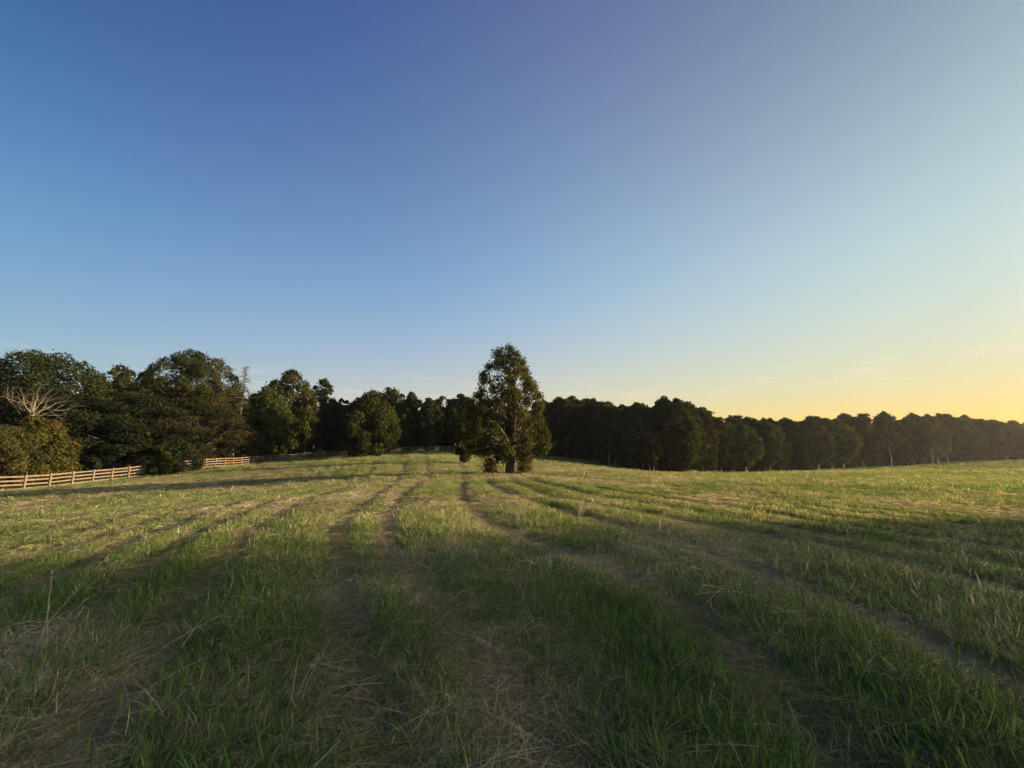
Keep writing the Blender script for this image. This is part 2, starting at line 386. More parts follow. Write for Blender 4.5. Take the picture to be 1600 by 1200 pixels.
ii = (np.arange(159)[:, None] * 9 + np.arange(8)[None]).ravel()
tag(link('road', mesh_np('road', np.stack([RX.ravel(), RY.ravel(), RZ], 1), [np.stack([ii, ii + 9, ii + 10, ii + 1], 1)], [M['asphalt']], smooth=True)), kind='structure')

# ---------------------------------------------------------------- fences
POST_H = 1.45
def fence(name, label, cat, pts):
    """pts: post positions (x, y). Rails run on the far side of the posts, two bays per board."""
    root = link(name, None, None, (pts[0][0], pts[0][1], gh(*pts[0])))
    tag(root, label, cat)
    rng = np.random.default_rng(len(pts))
    P = [np.array([x, y, gh(x, y)]) for x, y in pts]
    O = P[0]
    pmesh = []
    for k in range(4):
        b = MB(); b.box((0, 0, (POST_H + .02 - .15) / 2), (.15, .15, POST_H + .17), .012); pmesh.append(b.mesh('post', M['fence_wood'], False))
    for i, p in enumerate(P):
        a = P[min(i + 1, len(P) - 1)] - P[max(i - 1, 0)]
        o = link('post', pmesh[i % 4], root, tuple(p - O + [0, 0, rng.uniform(-.03, .02)]), math.atan2(a[1], a[0]) + rng.normal(0, .03))
        o.rotation_euler[0] = rng.normal(0, .014); o.rotation_euler[1] = rng.normal(0, .014)
    for i in range(0, len(P) - 1, 2):
        e = P[min(i + 2, len(P) - 1)]; s_ = P[i]
        d = e - s_; n = np.array([-d[1], d[0], 0]) / np.hypot(d[0], d[1])
        for k, h in enumerate((.20, .59, .98, 1.37)):
            A = s_ - O + [0, 0, h - .06 + rng.normal(0, .012)]; B = e - O + [0, 0, h - .06 + rng.normal(0, .012)]
            mid = P[min(i + 1, len(P) - 1)] - O + [0, 0, h - .06 + rng.normal(0, .012)]
            b = MB(); off = n * .094
            st = [A, mid, B] if i + 2 < len(P) else [A, B]
            v, q = [], []
            dd = (B - A) / np.linalg.norm(B - A)
            st[0] = st[0] + dd * .004; st[-1] = st[-1] - dd * .004
            for c in st:
                for sy in (-.019, .019):
                    for sz in (-.07, .07): v.append(c + off + n * sy + np.array([0, 0, sz]))
            for j in range(len(st) - 1):
                a = j * 4
                q += [[a, a + 4, a + 5, a + 1], [a + 2, a + 3, a + 7, a + 6], [a + 1, a + 5, a + 7, a + 3], [a, a + 2, a + 6, a + 4]]
            a = (len(st) - 1) * 4
            q += [[0, 1, 3, 2], [a, a + 2, a + 3, a + 1]]
            b.add(np.array(v), q); link('rail', b.mesh('rail', M['fence_wood'], False), root)
    return root
# side fence runs away along the left edge of the field
sidef = [(-(46.3 + .05 * y), y) for y in np.arange(30.4, 97, 2.2)]
fence('rail_fence', 'weathered four-rail wooden fence along the left side of the field, lit by low sun', 'fence', sidef)
cx0, cy0 = -(46.3 + .05 * 97.5), 97.5
cross = [(cx0 + 2.2 * k, cy0 - .03 * k) for k in range(18)]
fence('rail_fence', 'far four-rail wooden fence crossing the back of the field under the trees, brown in shade', 'fence', [(x, y - .0) for x, y in cross])

# roadside marker and the small white sign in the woods
p = sight(90, 745, 50.0); z0 = gh(p.x, p.y)
t = link('marker_post', None, None, (p.x, p.y, z0)); tag(t, 'pale roadside marker post with a small plate, standing behind the left fence', 'marker post')
b = MB(); b.box((0, 0, .9), (.20, .10, 2.1), .012); link('post', b.mesh('post', M['sign_metal'], False), t)
b = MB(); b.box((-.26, -.02, 1.45), (.30, .03, .36), .006); link('plate', b.mesh('plate', M['sign_metal'], False), t)
p = sight(490, 700, 104.0); z0 = gh(p.x, p.y)
t = link('white_sign', None, None, (p.x, p.y, z0)); tag(t, 'small blank white sign in the dark gap under the trees behind the fence corner', 'sign')
zc = sight(490, 698, 104.0).z - z0
b = MB(); b.box((0, .05, zc / 2), (.09, .09, zc + .3)); link('post', b.mesh('post', M['fence_wood'], False), t)
b = MB(); b.box((0, -.02, zc), (.62, .03, 1.05), .006); link('panel', b.mesh('panel', M['sign_metal'], False), t)

# ---------------------------------------------------------------- trees
def cards(rng, C, R, n, size, asp=1.6, jit=.6, shell=.75, up=0., droop=0., wsel=None):
    """leaf-sized kites spread over the lobes C (k,3) with radii R (k,3)"""
    k = len(C)
    w = (R[:, 0] * R[:, 2]) if wsel is None else wsel; w = w / w.sum()
    li = rng.choice(k, n, p=w)
    d = rng.normal(size=(n, 3)); d /= np.linalg.norm(d, axis=1)[:, None]
    ax = C.mean(0); out = C[li] - ax; out[:, 2] *= .5
    out /= np.linalg.norm(out, axis=1)[:, None] + 1e-6
    d = d + .45 * out; d[:, 2] += up; d /= np.linalg.norm(d, axis=1)[:, None]
    rr = shell + (1.05 - shell) * rng.random(n) ** .7
    rr = np.where(rng.random(n) < .22, rng.random(n), rr)
    rr = rr * (1 + .22 * rng.normal(size=n) * (rng.random(n) < .4))
    rr = np.where(rng.random(n) < .03, 1.0 + .5 * rng.random(n), rr)
    c = C[li] + R[li] * d * rr[:, None]
    nr = d + jit * rng.normal(size=(n, 3)); nr /= np.linalg.norm(nr, axis=1)[:, None]
    t = np.cross(nr, rng.normal(size=(n, 3)))
    t[:, 2] -= droop; t /= np.linalg.norm(t, axis=1)[:, None] + 1e-9
    s = np.cross(nr, t)
    L_ = size * np.exp(.3 * rng.normal(size=n)); W_ = L_ / asp
    v = np.stack([c - t * L_[:, None] * .5, c + s * W_[:, None] * .5 + t * L_[:, None] * .05, c + t * L_[:, None] * .5, c - s * W_[:, None] * .5 + nr * L_[:, None] * .15], 1)
    lt = rng.random(k)
    tint = np.clip(.5 * lt[li] + .5 * rng.random(n) + .10 * rng.normal(size=n), 0, 1)
    return v.reshape(-1, 3), tint
def crown_mesh(name, parts, mat):
    V = np.vstack([p[0] for p in parts]); T = np.concatenate([p[1] for p in parts])
    return mesh_np(name, V, [np.arange(len(V)).reshape(-1, 4)], [mat], attrs={'tint': ('FACE', T)})

def lobes_from(rng, H, prof, k, lr, flat=.85, depth=1.0):
    """prof: (height fraction, left half-width, right half-width) from base to top, metres"""
    pz = np.array([p[0] for p in prof]) * H; pl = np.array([p[1] for p in prof]); pr = np.array([p[2] for p in prof])
    zz = np.linspace(pz[0], pz[-1], 60); wl = np.interp(zz, pz, pl); wr = np.interp(zz, pz, pr)
    cdf = np.cumsum(wl + wr + .3); cdf /= cdf[-1]
    C, R = [], []
    for i in range(k):
        z = np.interp((i + rng.random()) / k, cdf, zz)
        l, r_ = np.interp(z, pz, pl), np.interp(z, pz, pr)
        a = i * 2.39996 + rng.normal(0, .3)
        q = lr * (.7 + .6 * rng.random()); q = min(q, .25 * lr + .8 * (l + r_) / 2)
        hw = (r_ if math.cos(a) > 0 else l); dm = (l + r_) / 2 * depth
        f = 1.0 if rng.random() < .72 else rng.random() * .8
        hx = max(hw - q * .85, 0) * f; hy = max(dm - q * .85, 0) * f
        C.append((math.cos(a) * hx, math.sin(a) * hy, max(z - q * flat * .5, pz[0] * .9))); R.append((q, q, q * flat))
    return np.array(C), np.array(R)
def trunk_mesh(rng, H, C, R, r0, top=.85, nl=16, mat='bark', stems=1, lean=0., low=0.12):
    b = MB()
    starts = []
    for s in range(stems):
        n = 9; zz = np.linspace(-.4, H * top * (1 - .12 * s), n)
        wob = np.cumsum(rng.normal(0, H * .006, (n, 2)), 0); a = rng.random() * 6.28
        off = (s > 0) * r0 * 1.1; sp = (s > 0) * H * .07
        fz = (zz / H).clip(0)
        X = math.cos(a) * (off + sp * fz) + wob[:, 0] + lean * fz * H; Y = math.sin(a) * (off + sp * fz) + wob[:, 1]
        rad = r0 * (.75 if s else 1) * (1 - .9 * (zz / (H * top)).clip(0, 1)) + .015
        rad[0] *= 1.5; rad[1] *= 1.0
        pts = np.stack([X, Y, zz], 1); b.tube(pts, rad, 9); starts.append((pts, rad))
    for i in rng.choice(len(C), min(nl, len(C)), replace=False):
        pts, rad = starts[rng.integers(len(starts))]
        c = C[i]; hd = math.hypot(c[0], c[1])
        zs = min(max(c[2] - hd * (.5 + .5 * rng.random()), H * low), H * top * .92)
        s0 = np.array([np.interp(zs, pts[:, 2], pts[:, k]) for k in range(3)]); rs = np.interp(zs, pts[:, 2], rad)
        m = (s0 + c) / 2 + np.array([0, 0, hd * .10]) + rng.normal(0, hd * .06 + .02, 3)
        tt_ = np.linspace(0, 1, 6)[:, None]
        cv = (1 - tt_) ** 2 * s0 + 2 * tt_ * (1 - tt_) * m + tt_ ** 2 * c
        r_ = min(rs * .55, .05 + hd * .03)
        b.tube(cv, np.linspace(r_, r_ * .22, 6), 5)
        for _ in range(2):
            e = cv[-2] + rng.normal(0, 1, 3) * R[i] * .7
            b.tube([cv[3 if rng.random() < .5 else 4], (cv[4] + e) / 2 + rng.normal(0, .05, 3), e], [r_ * .35, r_ * .22, r_ * .1], 4, False)
    return b.mesh('trunk', M[mat])

def build_tree(name, seed, H, prof, k, lr, n, size, mat, r0, flat=.85, asp=1.6, jit=.6, up=.15, droop=0., stems=1, nl=16, bark='bark', top=.85, shell=.75, depth=1.0, low=.12, extra=None):
    rng = np.random.default_rng(seed)
    C, R = lobes_from(rng, H, prof, k, lr, flat, depth)
    if extra is not None:
        C = np.vstack([C, [e[:3] for e in extra]]); R = np.vstack([R, [(e[3], e[3], e[3] * flat) for e in extra]])
    return trunk_mesh(rng, H, C, R, r0, top, nl, bark, stems, low=low), crown_mesh('crown', [cards(rng, C, R, n, size, asp, jit, shell, up, droop)], M[mat])

def place(name, meshes, x, y, rz=0., s=(1, 1, 1), label=None, cat='tree', group=None, z=None):
    o = link(name, None, None, (x, y, (gh(x, y) if z is None else z) - .03), rz); o.scale = s
    tag(o, label, cat, group)
    link('trunk', meshes[0], o); link('crown', meshes[1], o)
    return o
def at_px(px, d):
    # x for a pixel column at depth d (rows near the horizon)
    return (px - 800) / FPX / math.cos(PITCH) * d * 1.0 if False else sight(px, 690, d).x

ROUND = [(.16, .25, .25), (.28, .75, .75), (.5, 1, 1), (.7, .95, .95), (.88, .62, .62), (1, .16, .16)]
TALL = [(.10, .35, .35), (.25, .8, .8), (.5, 1, 1), (.75, .82, .82), (.9, .5, .5), (1, .1, .1)]
UMB = [(.42, .35, .35), (.55, .85, .8), (.72, 1, 1), (.88, .8, .85), (.96, .5, .5), (1, .2, .2)]
CONE = [(.04, .7, .7), (.15, 1, 1), (.4, .8, .8), (.7, .45, .45), (.9, .2, .2), (1, .03, .03)]
FOREST = [(.05, .6, .6), (.2, .8, .7), (.4, .9, 1), (.65, 1, .9), (.85, .7, .7), (1, .12, .12)]
def P_(prof, w, w2=None): return [(a, l * w, r * (w2 or w)) for a, l, r in prof]

# the lone tree in the middle of the field
d0 = 32.0; lp = sight(793, 740, d0); lz = gh(lp.x, lp.y)
k_ = d0 / FPX
LH = 10.75
lone_prof = [(.15, 1.6, 1.4), (.19, 3.2, 2.4), (.24, 3.8, 3.7), (.31, 3.8, 3.6), (.41, 3.6, 3.1), (.51, 3.5, 3.05), (.60, 3.1, 3.2), (.67, 2.4, 2.85), (.74, 2.45, 2.3), (.82, 2.5, 1.9), (.90, 2.1, 1.5), (.96, 1.5, .95), (1.0, .8, .5)]
rng = np.random.default_rng(77)
lone = build_tree('lone', 77, LH, lone_prof, 190, .50, 42000, .122, 'leaf_lone', .27, flat=1.0, asp=1.3, jit=.9, up=.05, stems=3, nl=110, shell=.3, top=.93, depth=.9, low=.2,
                  extra=[(1.2, .6, .7, .45), (-1.3, .5, .7, .4), (1.7, -.1, 1.3, .4)])
place('field_tree', lone, lp.x, lp.y, 0, label='lone bushy multi-stemmed tree standing by itself in the middle of the mown field', cat='tree')

# (low suckers at its foot are placed below)
# left-hand woods: px of centre, top py, left & right half widths in px, depth, profile, options
def tree_at(name, px, toppy, hwl, hwr, d, prof, seed, label, mat='leaf', n=15000, k=60, size=None, lr=None, r0=None, group=None, cat='tree', z=None, **kw):
    x = sight(px, 690, d).x; zb = gh(x, d) if z is None else z
    H = sight(px, toppy, d).z - zb + .1
    m = d / FPX
    w = (hwl + hwr) / 2 * m
    prof = [(a, l * hwl * m * 1.04, r * hwr * m * 1.04) for a, l, r in prof]
    size = size or .0055 * d; lr = lr or max(.24 * w, .5)
    me = build_tree(name, seed, H, prof, k, lr, n, size, mat, r0 or .035 * H + .05, **kw)
    return place(name, me, x, d, 0, label=label, cat=cat, group=group, z=zb)
BROAD = [(.22, .35, .35), (.36, .9, .85), (.55, 1, 1), (.75, .95, .9), (.9, .65, .6), (1, .25, .25)]
tree_at('oak_tree', 45, 551, 108, 100, 64, BROAD, 1, 'big broad-crowned tree at the left edge, behind the bare dead tree', 'leaf', 40000, 120, r0=.5, nl=30, lr=1.9, depth=.7)
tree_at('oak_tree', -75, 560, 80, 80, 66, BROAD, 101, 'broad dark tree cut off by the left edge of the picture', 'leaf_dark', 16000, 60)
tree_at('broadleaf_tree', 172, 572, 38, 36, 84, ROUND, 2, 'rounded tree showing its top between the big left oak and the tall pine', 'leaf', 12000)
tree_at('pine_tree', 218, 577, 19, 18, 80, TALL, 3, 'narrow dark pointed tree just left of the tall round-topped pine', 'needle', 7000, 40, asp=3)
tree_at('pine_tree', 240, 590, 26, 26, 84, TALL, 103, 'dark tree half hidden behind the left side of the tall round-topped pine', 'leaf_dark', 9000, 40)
tree_at('pine_tree', 290, 552, 67, 66, 76, [(.30, .5, .5), (.42, .95, .95), (.6, 1, 1), (.8, .88, .85), (.93, .6, .55), (1, .25, .2)], 4, 'tallest round-topped pine with a broad green-brown crown in the left woods', 'needle', 40000, 110, asp=2.6, r0=.36, flat=.75, nl=34, lr=1.5)
tree_at('cedar_tree', 365, 640, 20, 18, 74, CONE, 5, 'feathery olive cedar at the foot of the thin snag', 'leaf_brown', 6000, 40, asp=3.5, droop=.5, flat=.6)
tree_at('cedar_tree', 388, 668, 18, 20, 78, TALL, 6, 'low feathery yellow-green cedar bush below the sunlit round-headed tree', 'leaf_tan', 6000, 36, asp=3.5, droop=.4, flat=.6)
tree_at('cedar_tree', 345, 655, 22, 20, 71, CONE, 105, 'feathery brown cedar right of the wide spreading tree', 'leaf_brown', 6000, 40, asp=3.5, droop=.5, flat=.6)
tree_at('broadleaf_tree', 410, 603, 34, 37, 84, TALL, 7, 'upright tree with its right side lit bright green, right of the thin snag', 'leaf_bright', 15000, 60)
tree_at('broadleaf_tree', 445, 578, 42, 44, 95, TALL, 8, 'tall dark tree with a pointed top rising behind the sunlit upright tree', 'leaf', 18000, 70, r0=.35)
tree_at('broadleaf_tree', 499, 592, 27, 26, 107, ROUND, 9, 'brownish thin-crowned tree right of the tall pointed one', 'leaf_brown', 8500, 50, shell=.5)
tree_at('broadleaf_tree', 530, 622, 25, 24, 108, ROUND, 10, 'small dark tree in the dip between the brownish tree and the round green tree', 'leaf_dark', 6000, 36)
tree_at('broadleaf_tree', 574, 619, 46, 46, 80, [(.12, .5, .5), (.22, .85, .85), (.45, 1, 1), (.7, .85, .88), (.88, .55, .6), (1, .2, .2)], 11, 'round full green tree standing in front of the far cross fence', 'leaf', 21000, 70, r0=.2)
tree_at('broadleaf_tree', 580, 607, 30, 28, 104, TALL, 12, 'dark tree whose tip shows over the left shoulder of the round green tree', 'leaf', 6000, 36)
tree_at('broadleaf_tree', 607, 606, 36, 32, 106, ROUND, 13, 'tall grey-green tree behind the right side of the round green tree', 'leaf', 12000, 60)
tree_at('cedar_tree', 640, 614, 28, 25, 101, TALL, 14, 'tall dense conical evergreen behind the fence, first right of the round green tree', 'needle', 12000, 60)
tree_at('cedar_tree', 670, 622, 24, 22, 100, TALL, 15, 'shorter dense evergreen, right neighbour of the tall conical evergreen', 'needle', 11000, 60)
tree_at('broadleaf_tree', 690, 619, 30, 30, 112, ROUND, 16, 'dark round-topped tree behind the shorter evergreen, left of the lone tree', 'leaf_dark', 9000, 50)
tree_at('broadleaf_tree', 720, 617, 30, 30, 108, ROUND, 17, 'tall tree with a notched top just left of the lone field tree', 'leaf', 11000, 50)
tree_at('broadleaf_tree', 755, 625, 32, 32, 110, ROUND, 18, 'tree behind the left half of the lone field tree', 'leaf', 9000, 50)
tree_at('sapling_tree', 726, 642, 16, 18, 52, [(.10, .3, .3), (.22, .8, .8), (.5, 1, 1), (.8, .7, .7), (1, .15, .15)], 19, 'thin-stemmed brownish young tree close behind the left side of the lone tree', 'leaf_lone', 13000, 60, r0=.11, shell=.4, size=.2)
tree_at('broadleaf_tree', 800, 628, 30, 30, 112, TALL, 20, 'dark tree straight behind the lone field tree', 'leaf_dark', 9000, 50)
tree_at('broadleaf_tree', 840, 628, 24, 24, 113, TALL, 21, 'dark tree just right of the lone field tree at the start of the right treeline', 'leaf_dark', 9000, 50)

# wide spreading layered tree and the bush swallowing the fence
SPREAD = [(.16, .35, .35), (.3, .85, .8), (.5, 1, 1), (.72, .92, .85), (.9, .6, .6), (1, .3, .3)]
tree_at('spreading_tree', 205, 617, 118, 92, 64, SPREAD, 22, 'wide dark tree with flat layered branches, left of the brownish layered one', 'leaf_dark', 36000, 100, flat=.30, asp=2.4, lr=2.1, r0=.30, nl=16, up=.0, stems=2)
tree_at('spreading_tree', 305, 624, 80, 64, 67, SPREAD, 23, 'wide brownish layered tree leaning over the bush that covers the fence', 'leaf_brown', 30000, 95, flat=.30, asp=3.0, lr=1.8, r0=.26, nl=26, up=.0, stems=3)
BUSH = [(.02, .7, .7), (.2, 1, 1), (.5, .95, .95), (.8, .6, .6), (1, .2, .2)]
tree_at('fence_bush', 283, 690, 34, 28, 56.0, BUSH, 24, 'dark green bush growing over the left fence and hiding a stretch of it', 'leaf_dark', 9000, 40, r0=.06, top=.5, cat='bush', size=.24)
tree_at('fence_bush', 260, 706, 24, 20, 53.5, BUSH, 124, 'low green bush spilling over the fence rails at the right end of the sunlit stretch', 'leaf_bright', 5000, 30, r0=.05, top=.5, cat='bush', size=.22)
tree_at('broadleaf_tree', 55, 655, 48, 50, 47.5, [(.08, .8, .8), (.3, 1, 1), (.6, .95, .95), (.85, .65, .65), (1, .3, .3)], 25, 'low rounded tree turning yellow and red beneath the bare dead tree', 'leaf_autumn', 17000, 60, r0=.16, size=.26)
tree_at('broadleaf_tree', 8, 664, 40, 38, 44, [(.03, .8, .8), (.3, 1, 1), (.6, .9, .9), (.85, .6, .6), (1, .25, .25)], 26, 'tan feathery low tree at the left edge just behind the fence', 'leaf_tan', 12000, 50, asp=3, r0=.12, size=.26, droop=.3)
tree_at('broadleaf_tree', 122, 680, 30, 30, 58, BUSH, 27, 'small deep green bush right of the yellowing tree, across the road', 'leaf_dark', 8000, 40, cat='bush', r0=.08, top=.5)
for j, (px, top, d, hw, lab) in enumerate(((766, 716, 31.6, 12, 'low yellow-green sucker shrub on the left of the lone tree trunk'), (820, 708, 31.8, 14, 'low yellow-green sucker shrub on the right of the lone tree trunk'))):
    tree_at('field_shrub', px, top, hw, hw, d, BUSH, 160 + j, lab, 'leaf_tan', 1500, 22, r0=.02, top=.5, cat='shrub', size=.13, shell=.2)
# trees closing the dark background of the left woods
rng = np.random.default_rng(5)
bgp = [build_tree('bg', 900 + i, 12, P_(TALL if i % 2 else ROUND, 4.2), 50, 1.2, 9000, .5, ('leaf', 'leaf_dark')[i % 2], .3) for i in range(4)]
for i, px in enumerate(range(-110, 860, 30)):
    d = 88 + 24 * rng.random() if px < 440 else 116 + 16 * rng.random()
    x = sight(px, 690, d).x; zb = gh(x, d)
    top = np.interp(px, [-110, 140, 300, 480, 560, 860], [600, 606, 600, 632, 630, 638]) + rng.uniform(0, 12)
    H = sight(px, top, d).z - zb
    s = H / 12
    place('background_tree', bgp[i % 4], x, d, rng.random() * 6.28, (s * 1.15, s * 1.15, s), 'dark tree deep in the woods behind the left fences, mostly hidden by nearer trees', 'tree', 'trees filling the back of the left woods', z=zb)

# bare dead tree
def dead_tree():
    rng = np.random.default_rng(12); b = MB()
    def grow(p, d, L_, r, lev):
        n = 6; pts = [p]; dd = d.copy()
        for i in range(n):
            dd = dd + rng.normal(0, .21, 3) + np.array([0, 0, .06]); dd /= np.linalg.norm(dd)
            pts.append(pts[-1] + dd * L_ / n)
        rad = np.linspace(r, r * .35, n + 1); b.tube(pts, rad, 6 if lev < 2 else 4)
        if lev < 4:
            for j in range(3 if lev < 2 else 2):
                i = rng.integers(2, n + 1); nd = dd + rng.normal(0, .55, 3); nd[2] = abs(nd[2]) * .7; nd /= np.linalg.norm(nd)
                grow(pts[i], nd, L_ * rng.uniform(.4, .65), rad[i] * .7, lev + 1)
    b.tube([(0, 0, -.3), (.05, 0, 1.5), (-.05, 0, 3.1), (0, 0, 5.2), (.10, 0, 7.4), (-.10, .05, 8.8), (.05, 0, 10.0)], [.40, .33, .30, .26, .21, .16, .07], 10)
    for a, el, L_ in ((3.05, .55, 5.6), (2.8, .95, 4.6), (2.1, 1.25, 4.4), (1.4, 1.35, 4.8), (.5, 1.15, 4.0), (.15, .55, 6.2), (-.3, .85, 4.2), (3.5, .35, 4.6), (4.4, .9, 3.2), (5.4, .9, 3.4)):
        grow(np.array([0, 0, 6.8 + 2.6 * rng.random()]), np.array([math.cos(a) * math.cos(el), math.sin(a) * math.cos(el), math.sin(el)]), L_ * .7, .085, 1)
    return b
dx_ = sight(42, 690, 50.5).x
o = link('dead_tree', None, None, (dx_, 50.5, gh(dx_, 50.5))); tag(o, 'bare dead tree with pale forking branches above the yellowing tree at far left', 'dead tree')
b = dead_tree(); me = b.mesh('branches', M['dead_wood']); link('branches', me, o)
# thin snag
def snag():
    rng = np.random.default_rng(3); b = MB(); H = 11.6
    b.tube([(0, 0, -.3), (.05, 0, 4), (-.08, .05, 8), (0, 0, H)], [.16, .12, .06, .015], 7)
    for i in range(90):
        z = 3.5 + (H - 3.7) * (i / 90) ** .9; a = rng.random() * 6.28; L_ = (.22 + 1.75 * (1 - z / H)) * rng.uniform(.5, 1.25)
        e = np.array([math.cos(a) * L_, math.sin(a) * L_, z + L_ * rng.uniform(-.15, .35)])
        m = np.array([e[0] * .5, e[1] * .5, z + .05])
        b.tube([(0, 0, z), m, e], [.045, .034, .018], 4, False)
        for _ in range(5):
            s = rng.random(); q = (1 - s) * m + s * e; b.tube([q, q + rng.normal(0, .22, 3) * (1, 1, .6)], [.020, .010], 3, False)
    return b, H
b, H = snag(); x = sight(371, 690, 78).x; z = gh(x, 78); Hs = sight(371, 570, 78).z - z
o = link('dead_conifer', None, None, (x, 78, z)); o.scale = (Hs / H,) * 3; tag(o, 'thin nearly bare conifer snag standing against the sky, right of the tall pine', 'dead tree')
link('trunk', b.mesh('trunk', M['bark']), o)
rng = np.random.default_rng(8); tz = rng.random(500); aa = rng.random(500) * 6.28; tz = tz * .6; rr = (.3 + 1.5 * (1 - tz)) * rng.random(500)
C = np.stack([np.cos(aa) * rr, np.sin(aa) * rr, 3.5 + 8 * tz], 1)
link('crown', crown_mesh('crown', [cards(rng, C, np.full((500, 3), .12), 420, .20, 3)], M['leaf_dark']), o)

# ---------------------------------------------------------------- right treeline
def forest_protos(mats, base, n, k, size, low=.05):
    out = []
    for i in range(n):
        prof = [ROUND, FOREST, ROUND, TALL][i % 4]
        prof = [(max(a, (low if i % 2 else .14) if j == 0 else a), l, r) for j, (a, l, r) in enumerate(prof)]
        H = 16.0; w = [4.0, 3.2, 4.4, 3.6][i % 4]
        out.append((build_tree('f', base + i, H, P_(prof, w, w * 1.05), k, .95, n_leaf, size, mats[i % len(mats)], .20, bark='pale_bark' if i % 3 == 0 else 'bark', nl=14, shell=.6, jit=.75, extra=[(w * .55 * math.cos(q * 2.4 + i) * (q / 9), w * .55 * math.sin(q * 2.4 + i) * (q / 9), H * (.99 - .014 * q) + .25 * math.sin(q * 5.1 + i), .7 + .1 * (q % 4)) for q in range(8)]), w))
    return out
n_leaf = 13000
fp = forest_protos(['leaf', 'leaf_brown', 'leaf_dark', 'leaf', 'leaf', 'needle', 'leaf_bright', 'leaf'], 300, 8, 95, .40)
fr = build_tree('f', 350, 16, P_(BROAD, 4.2), 60, .85, 7000, .4, 'leaf_brown', .26, nl=30, shell=.5)
TOPX = [850, 870, 900, 940, 970, 1000, 1020, 1040, 1080, 1100, 1112, 1140, 1180, 1210, 1260, 1300, 1340, 1390, 1430, 1475, 1495, 1510, 1560, 1600, 1700, 1850]
TOPY = [628, 625, 627, 632, 631, 637, 632, 627, 625, 634, 648, 652, 655, 661, 656, 650, 653, 650, 646, 641, 644, 647, 652, 657, 655, 644]
DX = [850, 1000, 1060, 1110, 1220, 1400, 1500, 1600, 1850]
DD = [102, 90, 84, 96, 106, 122, 130, 134, 120]
front = []
px = 862.0; i = 0; rng = np.random.default_rng(21)
while px < 1640:
    front.append((px, i)); px += rng.uniform(14, 24); i += 1
NF = len(front)
ORD = ['first', 'second', 'third', 'fourth', 'fifth', 'sixth', 'seventh', 'eighth', 'ninth', 'tenth', 'eleventh', 'twelfth', 'thirteenth', 'fourteenth', 'fifteenth', 'sixteenth', 'seventeenth', 'eighteenth', 'nineteenth', 'twentieth', 'twenty-first', 'twenty-second', 'twenty-third', 'twenty-fourth', 'twenty-fifth']
big = [j for j, (p, _) in enumerate(front) if 1025 < p < 1105]
for j, (px, i) in enumerate(front):
    d = np.interp(px, DX, DD) + rng.uniform(-1.5, 1.5)
    x = sight(px, 690, d).x; zb = gh(x, d)
    top = np.interp(px, TOPX, TOPY) + rng.uniform(-4, 9)
    if px > 1110: top += 4 + 5 * (px > 1400)
    H = sight(px, top, d).z - zb; s = H / 16
    sun_lit = j in big
    mid_r = [q for q, (p, _) in enumerate(front) if p > 1105]; left_n = [q for q, (p, _) in enumerate(front) if p <= 1025]
    if sun_lit:
        lab = ['tall sunlit treeline tree, %s from the left in the tall right clump' % ORD[big.index(j)]][0]
    elif j in left_n:
        lab = 'dark right treeline tree, %s right of the lone field tree' % ORD[left_n.index(j)]
    elif px < 1370:
        lab = 'low rounded treeline tree, %s right of the tall sunlit clump' % ORD[mid_r.index(j)]
    else:
        rr_ = [q for q, (p, _) in enumerate(front) if p > 1370 and p < 1600][::-1]
        lab = ('treeline tree in the hazy far right, %s from the right edge of the picture' % ORD[rr_.index(j)]) if j in rr_ else 'treeline tree cut off by the right edge of the picture'
    if 1470 < px < 1492: mesh = fr
    else: mesh = fp[(j * 3 + 1) % 8][0] if not sun_lit else fp[[1, 3, 5][j % 3]][0]
    sw = s * (1.15 if sun_lit else rng.uniform(.95, 1.35))
    place('forest_tree', mesh, x, d, rng.random() * 6.28, (sw, sw, s), lab, 'tree', 'front trees of the right treeline', z=zb)
# the wood behind: two more rows
for row, (dd_, dt) in enumerate(((9, -2), (19, -4), (31, -2))):
    px = 850.0
    while px < 1660:
        d = np.interp(px, DX, DD) + dd_ + rng.uniform(-3, 3)
        x = sight(px, 690, d).x; zb = gh(x, d)
        top = np.interp(px, TOPX, TOPY) + dt + rng.uniform(-3, 13) + (0 if not 1025 < px < 1105 else 6) + 6 * (px > 1400)
        H = sight(px, top, d).z - zb; s = H / 16
        place('forest_tree', fp[rng.integers(8)][0], x, d, rng.random() * 6.28, (s * 1.2, s * 1.2, s), 'tree of the right wood standing behind its front row, only the top showing', 'tree', 'trees behind the front of the right treeline', z=zb)
        px += rng.uniform(20, 32)
# undergrowth along the foot of the treeline
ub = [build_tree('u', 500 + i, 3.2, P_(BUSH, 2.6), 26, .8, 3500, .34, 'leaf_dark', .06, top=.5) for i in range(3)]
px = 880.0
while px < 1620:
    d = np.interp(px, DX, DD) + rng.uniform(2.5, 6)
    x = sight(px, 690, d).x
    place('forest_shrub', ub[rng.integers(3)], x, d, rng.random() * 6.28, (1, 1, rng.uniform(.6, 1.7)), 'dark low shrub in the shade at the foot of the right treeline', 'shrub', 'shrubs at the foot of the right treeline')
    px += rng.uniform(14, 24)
for j, (px, top, d, lab) in enumerate(((1388, 664, 116, 'slim upright pale-trunked tree, left of the two bright trunks at far right'), (1452, 660, 121, 'slim pale-trunked tree, right of the two bright trunks at far right'), (1012, 668, 83, 'slim pale-trunked tree with bare lower trunk, left of the tall sunlit clump'), (951, 672, 90, 'slim pale-trunked tree in the shaded part of the right treeline'))):
    tree_at('slender_tree', px, top, 22, 22, d, [(.42, .3, .3), (.6, .9, .9), (.8, .9, .9), (1, .3, .3)], 70 + j, lab, 'leaf_brown', 2600, 34, r0=.13, bark='pale_bark', shell=.4, size=.4)
